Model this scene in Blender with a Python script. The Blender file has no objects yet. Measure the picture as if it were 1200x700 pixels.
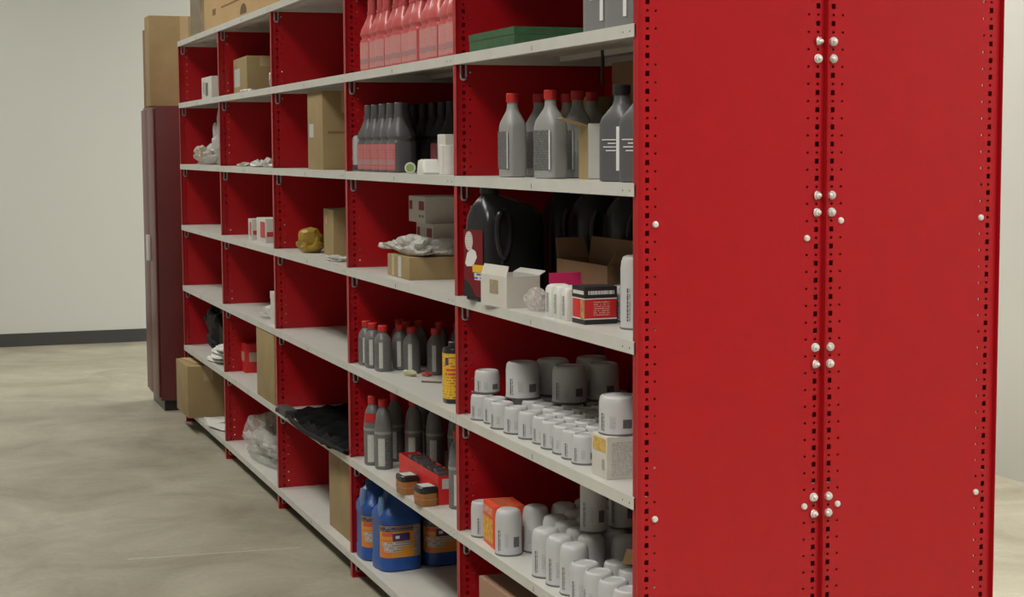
import bpy, bmesh, math, random
from math import sin, cos, pi, radians
from mathutils import Vector, Matrix
random.seed(7)
scene = bpy.context.scene
COL = scene.collection

# ------------------------------------------------------------------ camera
CAM = Vector((-1.4302, -3.238, 1.4836)); YAW = .3433; PIT = .0876; ROL = -.0051; FPX = 1995.2
FWD = Vector((sin(YAW)*cos(PIT), cos(YAW)*cos(PIT), -sin(PIT)))
R0 = Vector((cos(YAW), -sin(YAW), 0)); U0 = R0.cross(FWD)
RIGHT = R0*cos(ROL) + U0*sin(ROL); UP = U0*cos(ROL) - R0*sin(ROL)
cd = bpy.data.cameras.new('camera'); cam = bpy.data.objects.new('camera', cd); COL.objects.link(cam)
cd.sensor_fit = 'HORIZONTAL'; cd.sensor_width = 36; cd.lens = FPX/1200*36; cd.clip_start = .05; cd.clip_end = 60
mw = Matrix((RIGHT, UP, -FWD)).transposed().to_4x4(); mw.translation = CAM
cam.matrix_world = mw
scene.camera = cam

# ------------------------------------------------------------------ world, lights, exposure
w = bpy.data.worlds.new('world'); scene.world = w; w.use_nodes = True
w.node_tree.nodes['Background'].inputs[0].default_value = (.9, .95, 1, 1)
w.node_tree.nodes['Background'].inputs[1].default_value = .0
vs = scene.view_settings
vs.view_transform = 'Standard'; vs.look = 'None'; vs.gamma = 1; vs.use_curve_mapping = False
vs.exposure = -0.06
CEIL = 4.3
LAMP_W = 60
LAMPS = [(-1.9, -2.6), (-1.9, .9), (-1.9, 4.4), (-1.9, 7.9), (1.6, -2.6), (2.2, .9), (2.2, 4.4), (2.2, 7.9)]
for x, y in LAMPS:
    ld = bpy.data.lights.new('ceiling_lamp', 'AREA'); ld.shape = 'RECTANGLE'; ld.size = .9; ld.size_y = 2.3
    ld.energy = LAMP_W*(1.48 if y < -2 else (.6 if x < 0 else 1.25)); ld.color = (1, .97, .90); ld.spread = radians(140)
    lo = bpy.data.objects.new('ceiling_lamp', ld); COL.objects.link(lo); lo.location = (x, y, CEIL-.16)

# ------------------------------------------------------------------ pixel helpers (directions only; depth comes from shelf, floor or face)
def ray(px, py):
    return (FWD + RIGHT*((px-600)/FPX) + UP*(-(py-350)/FPX))
def atz(px, py, z):
    d = ray(px, py); return CAM + d*((z-CAM.z)/d.z)
def atx(px, py, x):
    d = ray(px, py); return CAM + d*((x-CAM.x)/d.x)
def aty(px, py, y):
    d = ray(px, py); return CAM + d*((y-CAM.y)/d.y)

# ------------------------------------------------------------------ materials
MATS = {}
def mat(name, color, rough=.5, metal=0, bump=0, bscale=80, var=0, vscale=6, alpha=1, coat=0, spec=.5, emit=None, trans=0):
    if name in MATS: return MATS[name]
    m = bpy.data.materials.new(name); m.use_nodes = True; nt = m.node_tree; b = nt.nodes['Principled BSDF']
    b.inputs['Base Color'].default_value = (*color, 1); b.inputs['Roughness'].default_value = rough
    b.inputs['Metallic'].default_value = metal; b.inputs['Alpha'].default_value = alpha
    b.inputs['Coat Weight'].default_value = coat; b.inputs['Specular IOR Level'].default_value = spec
    b.inputs['Transmission Weight'].default_value = trans
    if emit:
        b.inputs['Emission Color'].default_value = (*emit[:3], 1); b.inputs['Emission Strength'].default_value = emit[3]
    if bump or var:
        tc = nt.nodes.new('ShaderNodeTexCoord')
    if bump:
        n = nt.nodes.new('ShaderNodeTexNoise'); n.inputs['Scale'].default_value = bscale; n.inputs['Detail'].default_value = 3
        bp = nt.nodes.new('ShaderNodeBump'); bp.inputs['Strength'].default_value = bump; bp.inputs['Distance'].default_value = .004
        nt.links.new(tc.outputs['Object'], n.inputs['Vector']); nt.links.new(n.outputs['Fac'], bp.inputs['Height']); nt.links.new(bp.outputs['Normal'], b.inputs['Normal'])
    if var:
        n = nt.nodes.new('ShaderNodeTexNoise'); n.inputs['Scale'].default_value = vscale; n.inputs['Detail'].default_value = 5; n.inputs['Roughness'].default_value = .65
        r = nt.nodes.new('ShaderNodeValToRGB')
        r.color_ramp.elements[0].position = .3; r.color_ramp.elements[1].position = .7
        r.color_ramp.elements[0].color = (*[c*(1-var) for c in color], 1); r.color_ramp.elements[1].color = (*[min(1, c*(1+var)) for c in color], 1)
        nt.links.new(tc.outputs['Object'], n.inputs['Vector']); nt.links.new(n.outputs['Fac'], r.inputs['Fac']); nt.links.new(r.outputs['Color'], b.inputs['Base Color'])
    MATS[name] = m; return m

def print_mat(name, bg, fg, sx=6, sz=12, cover=.5, rough=.5, axis='Y', vert=False):
    """flat print: rows of small illegible type on a plain ground (Generated coords, rows run along axis)"""
    if name in MATS: return MATS[name]
    m = bpy.data.materials.new(name); m.use_nodes = True; nt = m.node_tree; b = nt.nodes['Principled BSDF']; L = nt.links
    b.inputs['Roughness'].default_value = rough
    tc = nt.nodes.new('ShaderNodeTexCoord'); sp = nt.nodes.new('ShaderNodeSeparateXYZ'); L.new(tc.outputs['Generated'], sp.inputs[0])
    def mth(op, a, bb):
        n = nt.nodes.new('ShaderNodeMath'); n.operation = op
        for i, v in enumerate((a, bb)):
            if isinstance(v, (int, float)): n.inputs[i].default_value = v
            else: L.new(v, n.inputs[i])
        return n.outputs[0]
    ra, ca = (sp.outputs[axis], sp.outputs['Z']) if vert else (sp.outputs['Z'], sp.outputs[axis])
    row = mth('MULTIPLY', ra, sz); fr = mth('FRACT', row, 0); fl = mth('FLOOR', row, 0)
    line = mth('MULTIPLY', mth('GREATER_THAN', fr, .3), mth('LESS_THAN', fr, .8))
    cb = nt.nodes.new('ShaderNodeCombineXYZ'); L.new(mth('MULTIPLY', ca, sx), cb.inputs[0]); L.new(mth('MULTIPLY', fl, 7.31), cb.inputs[1])
    n = nt.nodes.new('ShaderNodeTexNoise'); n.inputs['Scale'].default_value = 1; n.inputs['Detail'].default_value = 2; L.new(cb.outputs[0], n.inputs['Vector'])
    on = mth('MULTIPLY', line, mth('LESS_THAN', n.outputs['Fac'], cover))
    mx = nt.nodes.new('ShaderNodeMix'); mx.data_type = 'RGBA'; L.new(on, mx.inputs[0])
    mx.inputs[6].default_value = (*bg, 1); mx.inputs[7].default_value = (*fg, 1); L.new(mx.outputs[2], b.inputs['Base Color'])
    MATS[name] = m; return m

RED = mat('red_paint', (.43, .0070, .0130), .32, bump=.07, bscale=260, var=.05, vscale=14, spec=.42)
WHITE = mat('white_shelf_paint', (.60, .595, .555), .38, var=.05, vscale=9)
SLOT = mat('dark_slot', (.08, .075, .07), .8)
ZINC = mat('zinc_bolt', (.85, .85, .83), .3, metal=.35)
CLIPM = mat('steel_clip', (.42, .44, .47), .35, metal=.5)
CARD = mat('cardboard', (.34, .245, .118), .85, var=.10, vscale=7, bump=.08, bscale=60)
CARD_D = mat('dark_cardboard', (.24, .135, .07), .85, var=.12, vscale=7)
CARD_L = mat('pale_cardboard', (.56, .375, .18), .85, var=.06, vscale=5)
CARD_P = mat('rosy_cardboard', (.34, .20, .13), .85, var=.1, vscale=6)
TAPE = mat('packing_tape', (.50, .38, .22), .3)
PAPER = mat('white_paper', (.70, .70, .66), .7, var=.05, vscale=20)
CARTON_W = mat('white_carton', (.62, .60, .55), .65, var=.06, vscale=12)
GREYPL = mat('grey_plastic', (.30, .305, .30), .4, var=.04, vscale=20)
GREYPL2 = mat('mid_grey_plastic', (.15, .15, .15), .36)
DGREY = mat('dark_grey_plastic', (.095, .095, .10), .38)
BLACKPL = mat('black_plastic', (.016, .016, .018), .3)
JUGM = mat('black_jug_plastic', (.024, .024, .026), .24)
REDCAP = mat('red_cap', (.50, .018, .018), .45)
PINKPL = mat('pink_plastic', (.56, .085, .09), .32, coat=.4)
PINKLB = print_mat('pink_label', (.60, .26, .25), (.52, .20, .195), 14, 12, .48)
PINKLB2 = print_mat('rose_label', (.50, .16, .165), (.42, .08, .09), 14, 10, .48)
FILT = mat('white_filter_enamel', (.53, .53, .54), .36)
RIM = mat('filter_rim', (.20, .20, .20), .4, metal=.5)
GASK = mat('gasket_rubber', (.02, .02, .02), .6)
FTXT = print_mat('filter_print', (.50, .50, .51), (.05, .05, .06), 22, 1.6, .56, .4, 'X', True)
FTXT_Y = print_mat('flat_print', (.52, .52, .51), (.05, .05, .06), 22, 1.8, .56, .4, 'Y', True)
FTXT_D = print_mat('filter_barcode', (.10, .10, .11), (.32, .32, .33), 26, 9, .45, .4, 'X')
FTXT_G = print_mat('filter_grey_print', (.51, .51, .52), (.33, .33, .34), 16, 6, .5, .4, 'X')
LBL_D = print_mat('dark_label', (.11, .11, .11), (.20, .20, .20), 16, 16, .48)
LBL_W = print_mat('white_label', (.56, .56, .54), (.42, .42, .41), 10, 22, .5)
WSTRIPE = mat('white_print', (.72, .72, .72), .5)
GREEN = mat('green_carton', (.035, .105, .042), .6, var=.2, vscale=40)
BLUEPL = mat('blue_plastic', (.020, .085, .33), .33)
BLUEL = mat('light_blue_plastic', (.13, .24, .44), .35)
ORANGE = mat('orange_print', (.72, .20, .035), .5)
YELLOW = mat('yellow_print', (.78, .46, .03), .5)
YELL_T = print_mat('yellow_print_text', (.78, .48, .03), (.40, .16, .03), 14, 16, .47)
PURPLE = mat('purple_print', (.07, .04, .16), .5)
REDBOX = mat('red_carton', (.62, .018, .02), .5)
REDBOX_T = print_mat('red_carton_text', (.60, .018, .02), (.66, .33, .30), 12, 7, .55, .5, 'X')
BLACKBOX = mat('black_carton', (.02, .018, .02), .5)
BLACKBOX_T = print_mat('black_carton_text', (.02, .018, .02), (.65, .62, .58), 24, 1, .58, .5, 'X')
ORBOX = mat('orange_red_carton', (.72, .075, .02), .5)
ORBOX_P = mat('orange_carton_picture', (.75, .33, .03), .5, var=.55, vscale=70)
PINKCARD = mat('magenta_card', (.66, .02, .14), .6)
AMBER = mat('amber_can', (.36, .15, .04), .35)
CLEAR = mat('clear_film', (.72, .71, .67), .22, alpha=.34)
CLEARW = mat('cloudy_film', (.64, .63, .59), .32, alpha=.68)
YBAG = mat('yellow_film', (.36, .23, .03), .4, alpha=.9)
DRKSHEET = mat('black_sheet', (.008, .009, .010), .55, spec=.12)
GREYTXT = print_mat('carton_fine_print', (.58, .565, .52), (.42, .41, .38), 14, 16, .5, .5, 'X')
MAROON = mat('maroon_steel', (.12, .022, .022), .35, var=.1)
WALL = mat('wall_paint', (.60, .61, .58), .8)
CEILM = mat('ceiling_paint', (.40, .40, .39), .9)
LAMPM = mat('lamp_diffuser', (.9, .9, .88), .5, emit=(1, .965, .87, 4))

# ------------------------------------------------------------------ mesh helpers
def finish(bm, name, angle=35):
    bmesh.ops.recalc_face_normals(bm, faces=bm.faces)
    me = bpy.data.meshes.new(name); bm.to_mesh(me); bm.free()
    for p in me.polygons: p.use_smooth = True
    me.set_sharp_from_angle(angle=radians(angle))
    return me
def obj(name, me, material=None, parent=None, loc=None, rz=None, rot=None):
    if isinstance(me, bmesh.types.BMesh): me = finish(me, name)
    if material and not me.materials: me.materials.append(material)
    o = bpy.data.objects.new(name, me); COL.objects.link(o)
    if parent: o.parent = parent
    if loc is not None: o.location = loc
    if rz is not None: o.rotation_euler = (0, 0, rz)
    if rot is not None: o.rotation_euler = rot
    return o
def thing(name, label, cat, loc=(0, 0, 0), rz=0, group=None):
    o = bpy.data.objects.new(name, None); COL.objects.link(o); o.empty_display_size = .03
    o.location = loc; o.rotation_euler = (0, 0, rz)
    return tag(o, label, cat, group)
def tag(o, label=None, cat=None, group=None, kind=None):
    if label: o['label'] = label
    if cat: o['category'] = cat
    if group: o['group'] = group
    if kind: o['kind'] = kind
    return o
def bx(bm, x0, x1, y0, y1, z0, z1, bev=0):
    r = bmesh.ops.create_cube(bm, size=1)
    for v in r['verts']:
        v.co = Vector(((x0+x1)/2 + v.co.x*(x1-x0), (y0+y1)/2 + v.co.y*(y1-y0), (z0+z1)/2 + v.co.z*(z1-z0)))
    if bev:
        es = list({e for v in r['verts'] for e in v.link_edges})
        bmesh.ops.bevel(bm, geom=es, offset=bev, segments=2, affect='EDGES', profile=.6)
    return bm
def box(x0, x1, y0, y1, z0, z1, bev=0): return bx(bmesh.new(), x0, x1, y0, y1, z0, z1, bev)
def ringpts(s, n):
    z, rx, ry, e = s[:4]; ox, oy = (s[4], s[5]) if len(s) > 4 else (0, 0)
    out = []
    for i in range(n):
        a = 2*pi*i/n; c, q = cos(a), sin(a)
        out.append(Vector((ox + rx*math.copysign(abs(c)**(2/e), c), oy + ry*math.copysign(abs(q)**(2/e), q), z)))
    return out
def loft(secs, n=24, bm=None, cap0=True, cap1=True):
    bm = bm or bmesh.new(); rings = [[bm.verts.new(p) for p in ringpts(s, n)] for s in secs]
    for a, b in zip(rings, rings[1:]):
        for i in range(n): bm.faces.new((a[i], a[(i+1) % n], b[(i+1) % n], b[i]))
    if cap0: bm.faces.new(rings[0][::-1])
    if cap1: bm.faces.new(rings[-1])
    return bm
def lathe(prof, n=24, bm=None): return loft([(z, r, r, 2) for r, z in prof], n, bm)
def sec_at(secs, z):
    for a, b in zip(secs, secs[1:]):
        if a[0] <= z <= b[0]:
            t = (z-a[0])/max(1e-9, b[0]-a[0]); return (z, *[a[i]+(b[i]-a[i])*t for i in range(1, len(a))])
    return (z, *secs[-1][1:])
def patch(secs, a0, a1, z0, z1, off=.0006, na=10, nz=2):
    """thin skin that follows a lofted surface between two angles (degrees) and two heights"""
    bm = bmesh.new(); rows = []
    for j in range(nz+1):
        z = z0+(z1-z0)*j/nz; s = sec_at(secs, z); e = s[3]; ox, oy = (s[4], s[5]) if len(s) > 4 else (0, 0); row = []
        for i in range(na+1):
            a = radians(a0+(a1-a0)*i/na); c, q = cos(a), sin(a)
            row.append(bm.verts.new((ox+(s[1]+off)*math.copysign(abs(c)**(2/e), c), oy+(s[2]+off)*math.copysign(abs(q)**(2/e), q), z)))
        rows.append(row)
    for a, b in zip(rows, rows[1:]):
        for i in range(na): bm.faces.new((a[i], a[i+1], b[i+1], b[i]))
    return bm
def tube(pts, r, n=8, bm=None, closed=False):
    bm = bm or bmesh.new(); pts = [Vector(p) for p in pts]; rings = []; N = len(pts)
    for i, p in enumerate(pts):
        if closed: t = pts[(i+1) % N]-pts[i-1]
        else: t = pts[min(i+1, N-1)]-pts[max(i-1, 0)]
        t.normalize(); ref = Vector((0, 0, 1)) if abs(t.z) < .9 else Vector((1, 0, 0))
        if closed: ref = Vector((0, 1, 0)) if abs(t.y) < .9 else Vector((1, 0, 0))
        u = t.cross(ref).normalized(); v = t.cross(u); rr = r[i] if isinstance(r, (list, tuple)) else r
        rings.append([bm.verts.new(p+(u*cos(2*pi*k/n)+v*sin(2*pi*k/n))*rr) for k in range(n)])
    for i in range(N if closed else N-1):
        a, b = rings[i], rings[(i+1) % N]
        for k in range(n): bm.faces.new((a[k], a[(k+1) % n], b[(k+1) % n], b[k]))
    if not closed: bm.faces.new(rings[0][::-1]); bm.faces.new(rings[-1])
    return bm
def solid_poly(pts, thick, nrm):
    """flat polygon given thickness along nrm"""
    bm = bmesh.new(); n = Vector(nrm)*thick; a = [bm.verts.new(Vector(p)) for p in pts]; b = [bm.verts.new(Vector(p)+n) for p in pts]; k = len(pts)
    bm.faces.new(a[::-1]); bm.faces.new(b)
    for i in range(k): bm.faces.new((a[i], a[(i+1) % k], b[(i+1) % k], b[i]))
    return bm
CACHE = {}
def cached(key, fn, m, angle=35):
    if key not in CACHE:
        me = finish(fn(), key, angle); me.materials.append(m); CACHE[key] = me
    return CACHE[key]
ORD = ['first', 'second', 'third', 'fourth', 'fifth', 'sixth', 'seventh', 'eighth', 'ninth', 'tenth', 'eleventh', 'twelfth', 'thirteenth', 'fourteenth']

# ------------------------------------------------------------------ room shell
XL, XR, YN, YF = -4.2, 3.2, -6.2, 10.2
fl = obj('floor', box(XL, XR, YN, YF, -.1, 0), None); tag(fl, kind='structure')
def floor_mat():
    m = bpy.data.materials.new('concrete'); m.use_nodes = True; nt = m.node_tree; b = nt.nodes['Principled BSDF']; L = nt.links
    b.inputs['Roughness'].default_value = .48
    tc = nt.nodes.new('ShaderNodeTexCoord')
    n1 = nt.nodes.new('ShaderNodeTexNoise'); n1.inputs['Scale'].default_value = 1.6; n1.inputs['Detail'].default_value = 8; n1.inputs['Roughness'].default_value = .68; n1.inputs['Distortion'].default_value = .6
    n2 = nt.nodes.new('ShaderNodeTexNoise'); n2.inputs['Scale'].default_value = 45; n2.inputs['Detail'].default_value = 4
    r = nt.nodes.new('ShaderNodeValToRGB'); r.color_ramp.elements[0].position = .32; r.color_ramp.elements[1].position = .7
    r.color_ramp.elements[0].color = (.275, .250, .180, 1); r.color_ramp.elements[1].color = (.50, .47, .375, 1)
    mx = nt.nodes.new('ShaderNodeMix'); mx.data_type = 'RGBA'; mx.blend_type = 'MULTIPLY'; mx.inputs[0].default_value = .25
    L.new(tc.outputs['Object'], n1.inputs['Vector']); L.new(tc.outputs['Object'], n2.inputs['Vector']); L.new(n1.outputs['Fac'], r.inputs['Fac'])
    L.new(r.outputs['Color'], mx.inputs[6]); L.new(n2.outputs['Fac'], mx.inputs[7]); L.new(mx.outputs[2], b.inputs['Base Color'])
    bp = nt.nodes.new('ShaderNodeBump'); bp.inputs['Strength'].default_value = .06; L.new(n2.outputs['Fac'], bp.inputs['Height']); L.new(bp.outputs['Normal'], b.inputs['Normal'])
    return m
fl.data.materials.append(floor_mat())
pa, pb = atz(150, 656, 0), atz(352, 642, 0); dj = (pb-pa).normalized(); nj = Vector((-dj.y, dj.x, 0))*.0045
obj('floor_joint', solid_poly([pa-nj, pb-nj*.5, pb+nj*.5, pa+nj], .0012, (0, 0, 1)), mat('joint_filler', (.55, .52, .43), .7), fl)
tag(obj('ceiling', box(XL, XR, YN, YF, CEIL, CEIL+.1), CEILM), kind='structure')
tag(obj('wall_far', box(XL, XR, YF, YF+.1, 0, CEIL), WALL), kind='structure')
tag(obj('wall_near', box(XL, XR, YN-.1, YN, 0, CEIL), mat('grey_wall_paint', (.22, .22, .22), .8)), kind='structure')
tag(obj('wall_left', box(XL-.1, XL, YN, YF, 0, CEIL), mat('grey_wall_paint', (.22, .22, .22), .8)), kind='structure')
tag(obj('wall_right', box(XR, XR+.1, YN, YF, 0, CEIL), WALL), kind='structure')
tag(obj('baseboard_far', box(XL, XR, YF-.012, YF, 0, .1), mat('baseboard_vinyl', (.05, .05, .05), .6)), kind='structure')
for i, (x, y) in enumerate(LAMPS):
    t = thing('ceiling_light', 'long fluorescent ceiling strip light over the %s, %s from the near end' % (('front aisle', 'rear aisle')[i//4], ORD[i % 4]), 'light', (x, y, CEIL-.12), 0, 'fluorescent ceiling strip lights')
    obj('housing', cached('lamp_housing', lambda: box(-.48, .48, -1.2, 1.2, .02, .12, .01), mat('lamp_housing', (.7, .7, .68), .4)), None, t)
    obj('diffuser', cached('lamp_diffuser', lambda: box(-.45, .45, -1.15, 1.15, 0, .02), LAMPM), None, t)

# ------------------------------------------------------------------ the shelving
W = 1.2192; DEP = .443; NB = 5
SH = [None, 2.0696, 1.7399, 1.4109, 1.0811, .7513, .423, .0868]
HP = .0367; LIP = .027
def perforated(x_big, x_small, x0, x1, ztop=2.055, thick=.0016):
    """post strip in the XZ plane with square slots and round-ish small holes, real openings"""
    zs = {0.0, ztop}; holes = []
    base = SH[3]-.030
    k0 = int((base-.02)/HP)
    for k in range(-k0, int((ztop-base-.02)/HP)+1):
        z = base+k*HP
        holes.append((x_big-.0048, x_big+.0048, z-.0055, z+.0055))
        zm = z+HP/2
        if zm < ztop-.02:
            holes.append((x_big-.0028, x_big+.0028, zm-.0025, zm+.0025)); holes.append((x_small-.0026, x_small+.0026, zm-.0023, zm+.0023))
    xs = {x0, x1}
    for h in holes: xs.update(h[:2]); zs.update(h[2:])
    xs = sorted(xs); zs = sorted(zs)
    bm = bmesh.new(); V = [[bm.verts.new((x, 0, z)) for x in xs] for z in zs]
    for j in range(len(zs)-1):
        zc = (zs[j]+zs[j+1])/2; act = [h for h in holes if h[2] < zc < h[3]]
        i = 0
        for i in range(len(xs)-1):
            xc = (xs[i]+xs[i+1])/2
            if not any(h[0] < xc < h[1] for h in act): bm.faces.new((V[j][i], V[j][i+1], V[j+1][i+1], V[j+1][i]))
    loose = [v for v in bm.verts if not v.link_faces]; bmesh.ops.delete(bm, geom=loose, context='VERTS')
    g = bmesh.ops.solidify(bm, geom=bm.faces[:], thickness=thick)
    ys = sum(v.co.y for v in bm.verts)/len(bm.verts)
    for v in bm.verts: v.co.y -= ys
    return bm
FZ = .058
def front_strip():
    bm = perforated(.026, .0445, 0, FZ)
    bx(bm, 0, .0014, -.012, .013, 0, 2.055); bx(bm, .0014, .036, .0116, .013, 0, 2.055)
    return bm
def back_strip():
    bm = perforated(.4247, .402, DEP-FZ, DEP)
    bx(bm, DEP-.0014, DEP, -.014, .014, 0, 2.055); bx(bm, DEP-.050, DEP-.0014, .0116, .013, 0, 2.055)
    return bm
ST_F = finish(front_strip(), 'front_post', 30); ST_F.materials.append(RED)
ST_B = finish(back_strip(), 'rear_post', 30); ST_B.materials.append(RED)
PAN = finish(box(.052, DEP-.052, -.0007, .0007, .02, 2.05), 'side_sheet'); PAN.materials.append(RED)
BACKP = finish(box(DEP-.004, DEP-.0025, .016, W-.016, .03, 2.045), 'back_sheet'); BACKP.materials.append(RED)
FOOT = finish(box(.004, .05, -.011, .011, 0, .004), 'foot'); FOOT.materials.append(RED)
def shelf_mesh():
    bm = bmesh.new(); g = .0016; t = .0014
    y0, y1 = g, W-g
    xf = -.0035
    bx(bm, xf, DEP-.006, y0, y1, -t, 0)
    bx(bm, xf, xf+t, y0, y1, -LIP, -t)                 # front lip
    bx(bm, xf+t, .012, y0+.004, y1-.004, -LIP, -LIP+t)  # return
    bx(bm, DEP-.0075, DEP-.006, y0+.016, y1-.016, -LIP, -t)
    for yy in (.018, W-.018-t): bx(bm, .004, DEP-.01, yy, yy+t, -LIP, -t)
    bx(bm, .05, .09, .02, W-.02, -.016, -t)             # stiffener channel below
    bx(bm, .30, .34, .02, W-.02, -.016, -t)
    return bm
SHELF = finish(shelf_mesh(), 'shelf', 30); SHELF.materials.append(WHITE)
def clip_mesh():
    # bent wire hook hanging on the post below the shelf corner
    pts = [(.0, 0, -.004), (.0, 0, -.030)] + [(.0065-.0065*cos(a), 0, -.034-.0065*sin(a)) for a in [i*pi/6 for i in range(7)]] + [(.013, 0, -.030), (.013, 0, -.004)]
    return tube([(x*1.2, y, z*1.08) for x, y, z in pts], .0034, 6)
CLIP = finish(clip_mesh(), 'clip'); CLIP.materials.append(CLIPM)
BOLT = finish(loft([(0, .0098, .0098, 2), (.0012, .0098, .0098, 2), (.0013, .0082, .0082, 2), (.0062, .0082, .0082, 2), (.0066, .0045, .0045, 2), (.011, .0042, .0042, 2), (.012, .003, .003, 2)], 12), 'bolt', 50); BOLT.materials.append(ZINC)
DOME = finish(lathe([(.0072, 0), (.0072, .002), (.0058, .0045), (.0025, .006)], 12), 'bolt_head'); DOME.materials.append(ZINC)
SLOTM = finish(box(-.0003, .0003, -.0014, .0014, -.008, .004), 'slot'); SLOTM.materials.append(SLOT)
RIVM = finish(loft([(0, .0021, .0021, 2), (.0004, .0021, .0021, 2)], 8), 'rivet_hole'); RIVM.materials.append(SLOT)
def shelving(label, x0, mirror, nb=NB, detail=True):
    u = thing('shelving_unit', label, 'shelving', (x0, 0, 0), 0)
    if mirror: u.scale.x = -1
    for k in range(nb+1):
        e = bpy.data.objects.new('upright', None); COL.objects.link(e); e.parent = u; e.location = (0, k*W, 0); e.empty_display_size = .05
        if k == nb: e.location.y -= .0
        obj('front_post', ST_F, None, e); obj('rear_post', ST_B, None, e); obj('side_panel', PAN, None, e)
        obj('foot_plate', FOOT, None, e)
        if k == 0:
            for s in range(1, 8):
                for dz in (.030, .030+HP):
                    if SH[s]-dz > .02: obj('bolt', BOLT, None, e, (.4247, -.001, SH[s]-dz), rot=(pi/2, 0, random.uniform(0, 1)))
            for (xx, zz) in ((.0445, 1.3255), (.402, 1.3255-(0 if mirror else HP)), (.0445, .702), (.402, .702)):
                obj('bolt', DOME, None, e, (xx, -.001, zz), rot=(pi/2, 0, 0))
    for k in range(nb):
        obj('back_panel', BACKP, None, u, (0, k*W, 0))
        for s in range(1, 8):
            sh = obj('shelf', SHELF, None, u, (0, k*W, SH[s]))
            if detail:
                obj('clip', CLIP, None, sh, (.016, W-.0045, -LIP+.004))
                obj('slot', SLOTM, None, sh, (-.0036, W*.5+random.uniform(-.01, .01), -.014))
                for yy in (.022, .058):
                    obj('rivet_hole', RIVM, None, sh, (-.0035, yy, -.015), rot=(0, -pi/2, 0))
    return u
shelving('long red steel shelving run with off-white shelves facing the aisle', 0, False)
shelving('red steel shelving run standing back to back behind the stocked one', 2*DEP+.0006, True, 5, False)

# ------------------------------------------------------------------ generic cartons
def carton(name, label, x0, x1, y0, y1, z0, h, m=CARD, rz=0, group=None, tape=True, extra=None, cat='box', tape_dir='Y', bev=.0025):
    """closed carton; x0..y1 = footprint before turning about its centre"""
    cx, cy = (x0+x1)/2, (y0+y1)/2; a, b = (x1-x0)/2, (y1-y0)/2
    t = thing(name, label, cat, (cx, cy, z0), rz, group)
    obj('body', box(-a, a, -b, b, 0, h, bev), m, t)
    if tape:
        bm = bmesh.new(); tw = min(.024, a*.4, b*.4); o = .0006
        if tape_dir == 'Y':
            bx(bm, -tw, tw, -b-o, b+o, h, h+o); bx(bm, -tw, tw, -b-o, -b, h*.72, h); bx(bm, -tw, tw, b, b+o, h*.72, h)
        else:
            bx(bm, -a-o, a+o, -tw, tw, h, h+o); bx(bm, -a-o, -a, -tw, tw, h*.72, h); bx(bm, a, a+o, -tw, tw, h*.72, h)
        obj('tape', bm, TAPE, t)
        bm = bmesh.new()
        if tape_dir == 'Y': bx(bm, -.0008, .0008, -b+.002, b-.002, h+.0006, h+.001)
        else: bx(bm, -a+.002, a-.002, -.0008, .0008, h+.0006, h+.001)
        obj('flap_seam', bm, SLOT, t)
    if extra: extra(t, a, b, h)
    return t
def sticker_x(t, a, y0, y1, z0, z1, m, name='label'):      # on the aisle face (-X)
    return obj(name, box(-a-.0008, -a-.0001, y0, y1, z0, z1), m, t)
def sticker_y(t, b, x0, x1, z0, z1, m, name='label'):      # on the face toward the near end (-Y)
    return obj(name, box(x0, x1, -b-.0008, -b-.0001, z0, z1), m, t)
def open_carton(name, label, x0, x1, y0, y1, z0, h, m, flaps, rz=0, group=None, inner=None, cat='box', extra=None):
    """open carton of four walls and a floor; flaps = {side: (length, tilt degrees outward from upright)}"""
    cx, cy = (x0+x1)/2, (y0+y1)/2; a, b = (x1-x0)/2, (y1-y0)/2; th = .003
    t = thing(name, label, cat, (cx, cy, z0), rz, group)
    bm = bmesh.new()
    bx(bm, -a, a, -b, b, 0, th); bx(bm, -a, -a+th, -b, b, th, h); bx(bm, a-th, a, -b, b, th, h); bx(bm, -a+th, a-th, -b, -b+th, th, h); bx(bm, -a+th, a-th, b-th, b, th, h)
    obj('body', bm, m, t)
    for side, (ln, tilt) in flaps.items():
        s = radians(tilt)
        if side in '-X+X' and side[1] == 'X':
            sg = -1 if side[0] == '-' else 1; xx = sg*a
            pts = [(xx, -b+.002, h), (xx, b-.002, h), (xx+sg*ln*sin(s), b-.006, h+ln*cos(s)), (xx+sg*ln*sin(s), -b+.006, h+ln*cos(s))]
            nr = (-sg*cos(s), 0, sin(s))
        else:
            sg = -1 if side[0] == '-' else 1; yy = sg*b
            pts = [(-a+.002, yy, h), (a-.002, yy, h), (a-.006, yy+sg*ln*sin(s), h+ln*cos(s)), (-a+.006, yy+sg*ln*sin(s), h+ln*cos(s))]
            nr = (0, -sg*cos(s), sin(s))
        obj('flap', solid_poly(pts, .0025, nr), m, t)
    if extra: extra(t, a, b, h)
    return t

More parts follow.
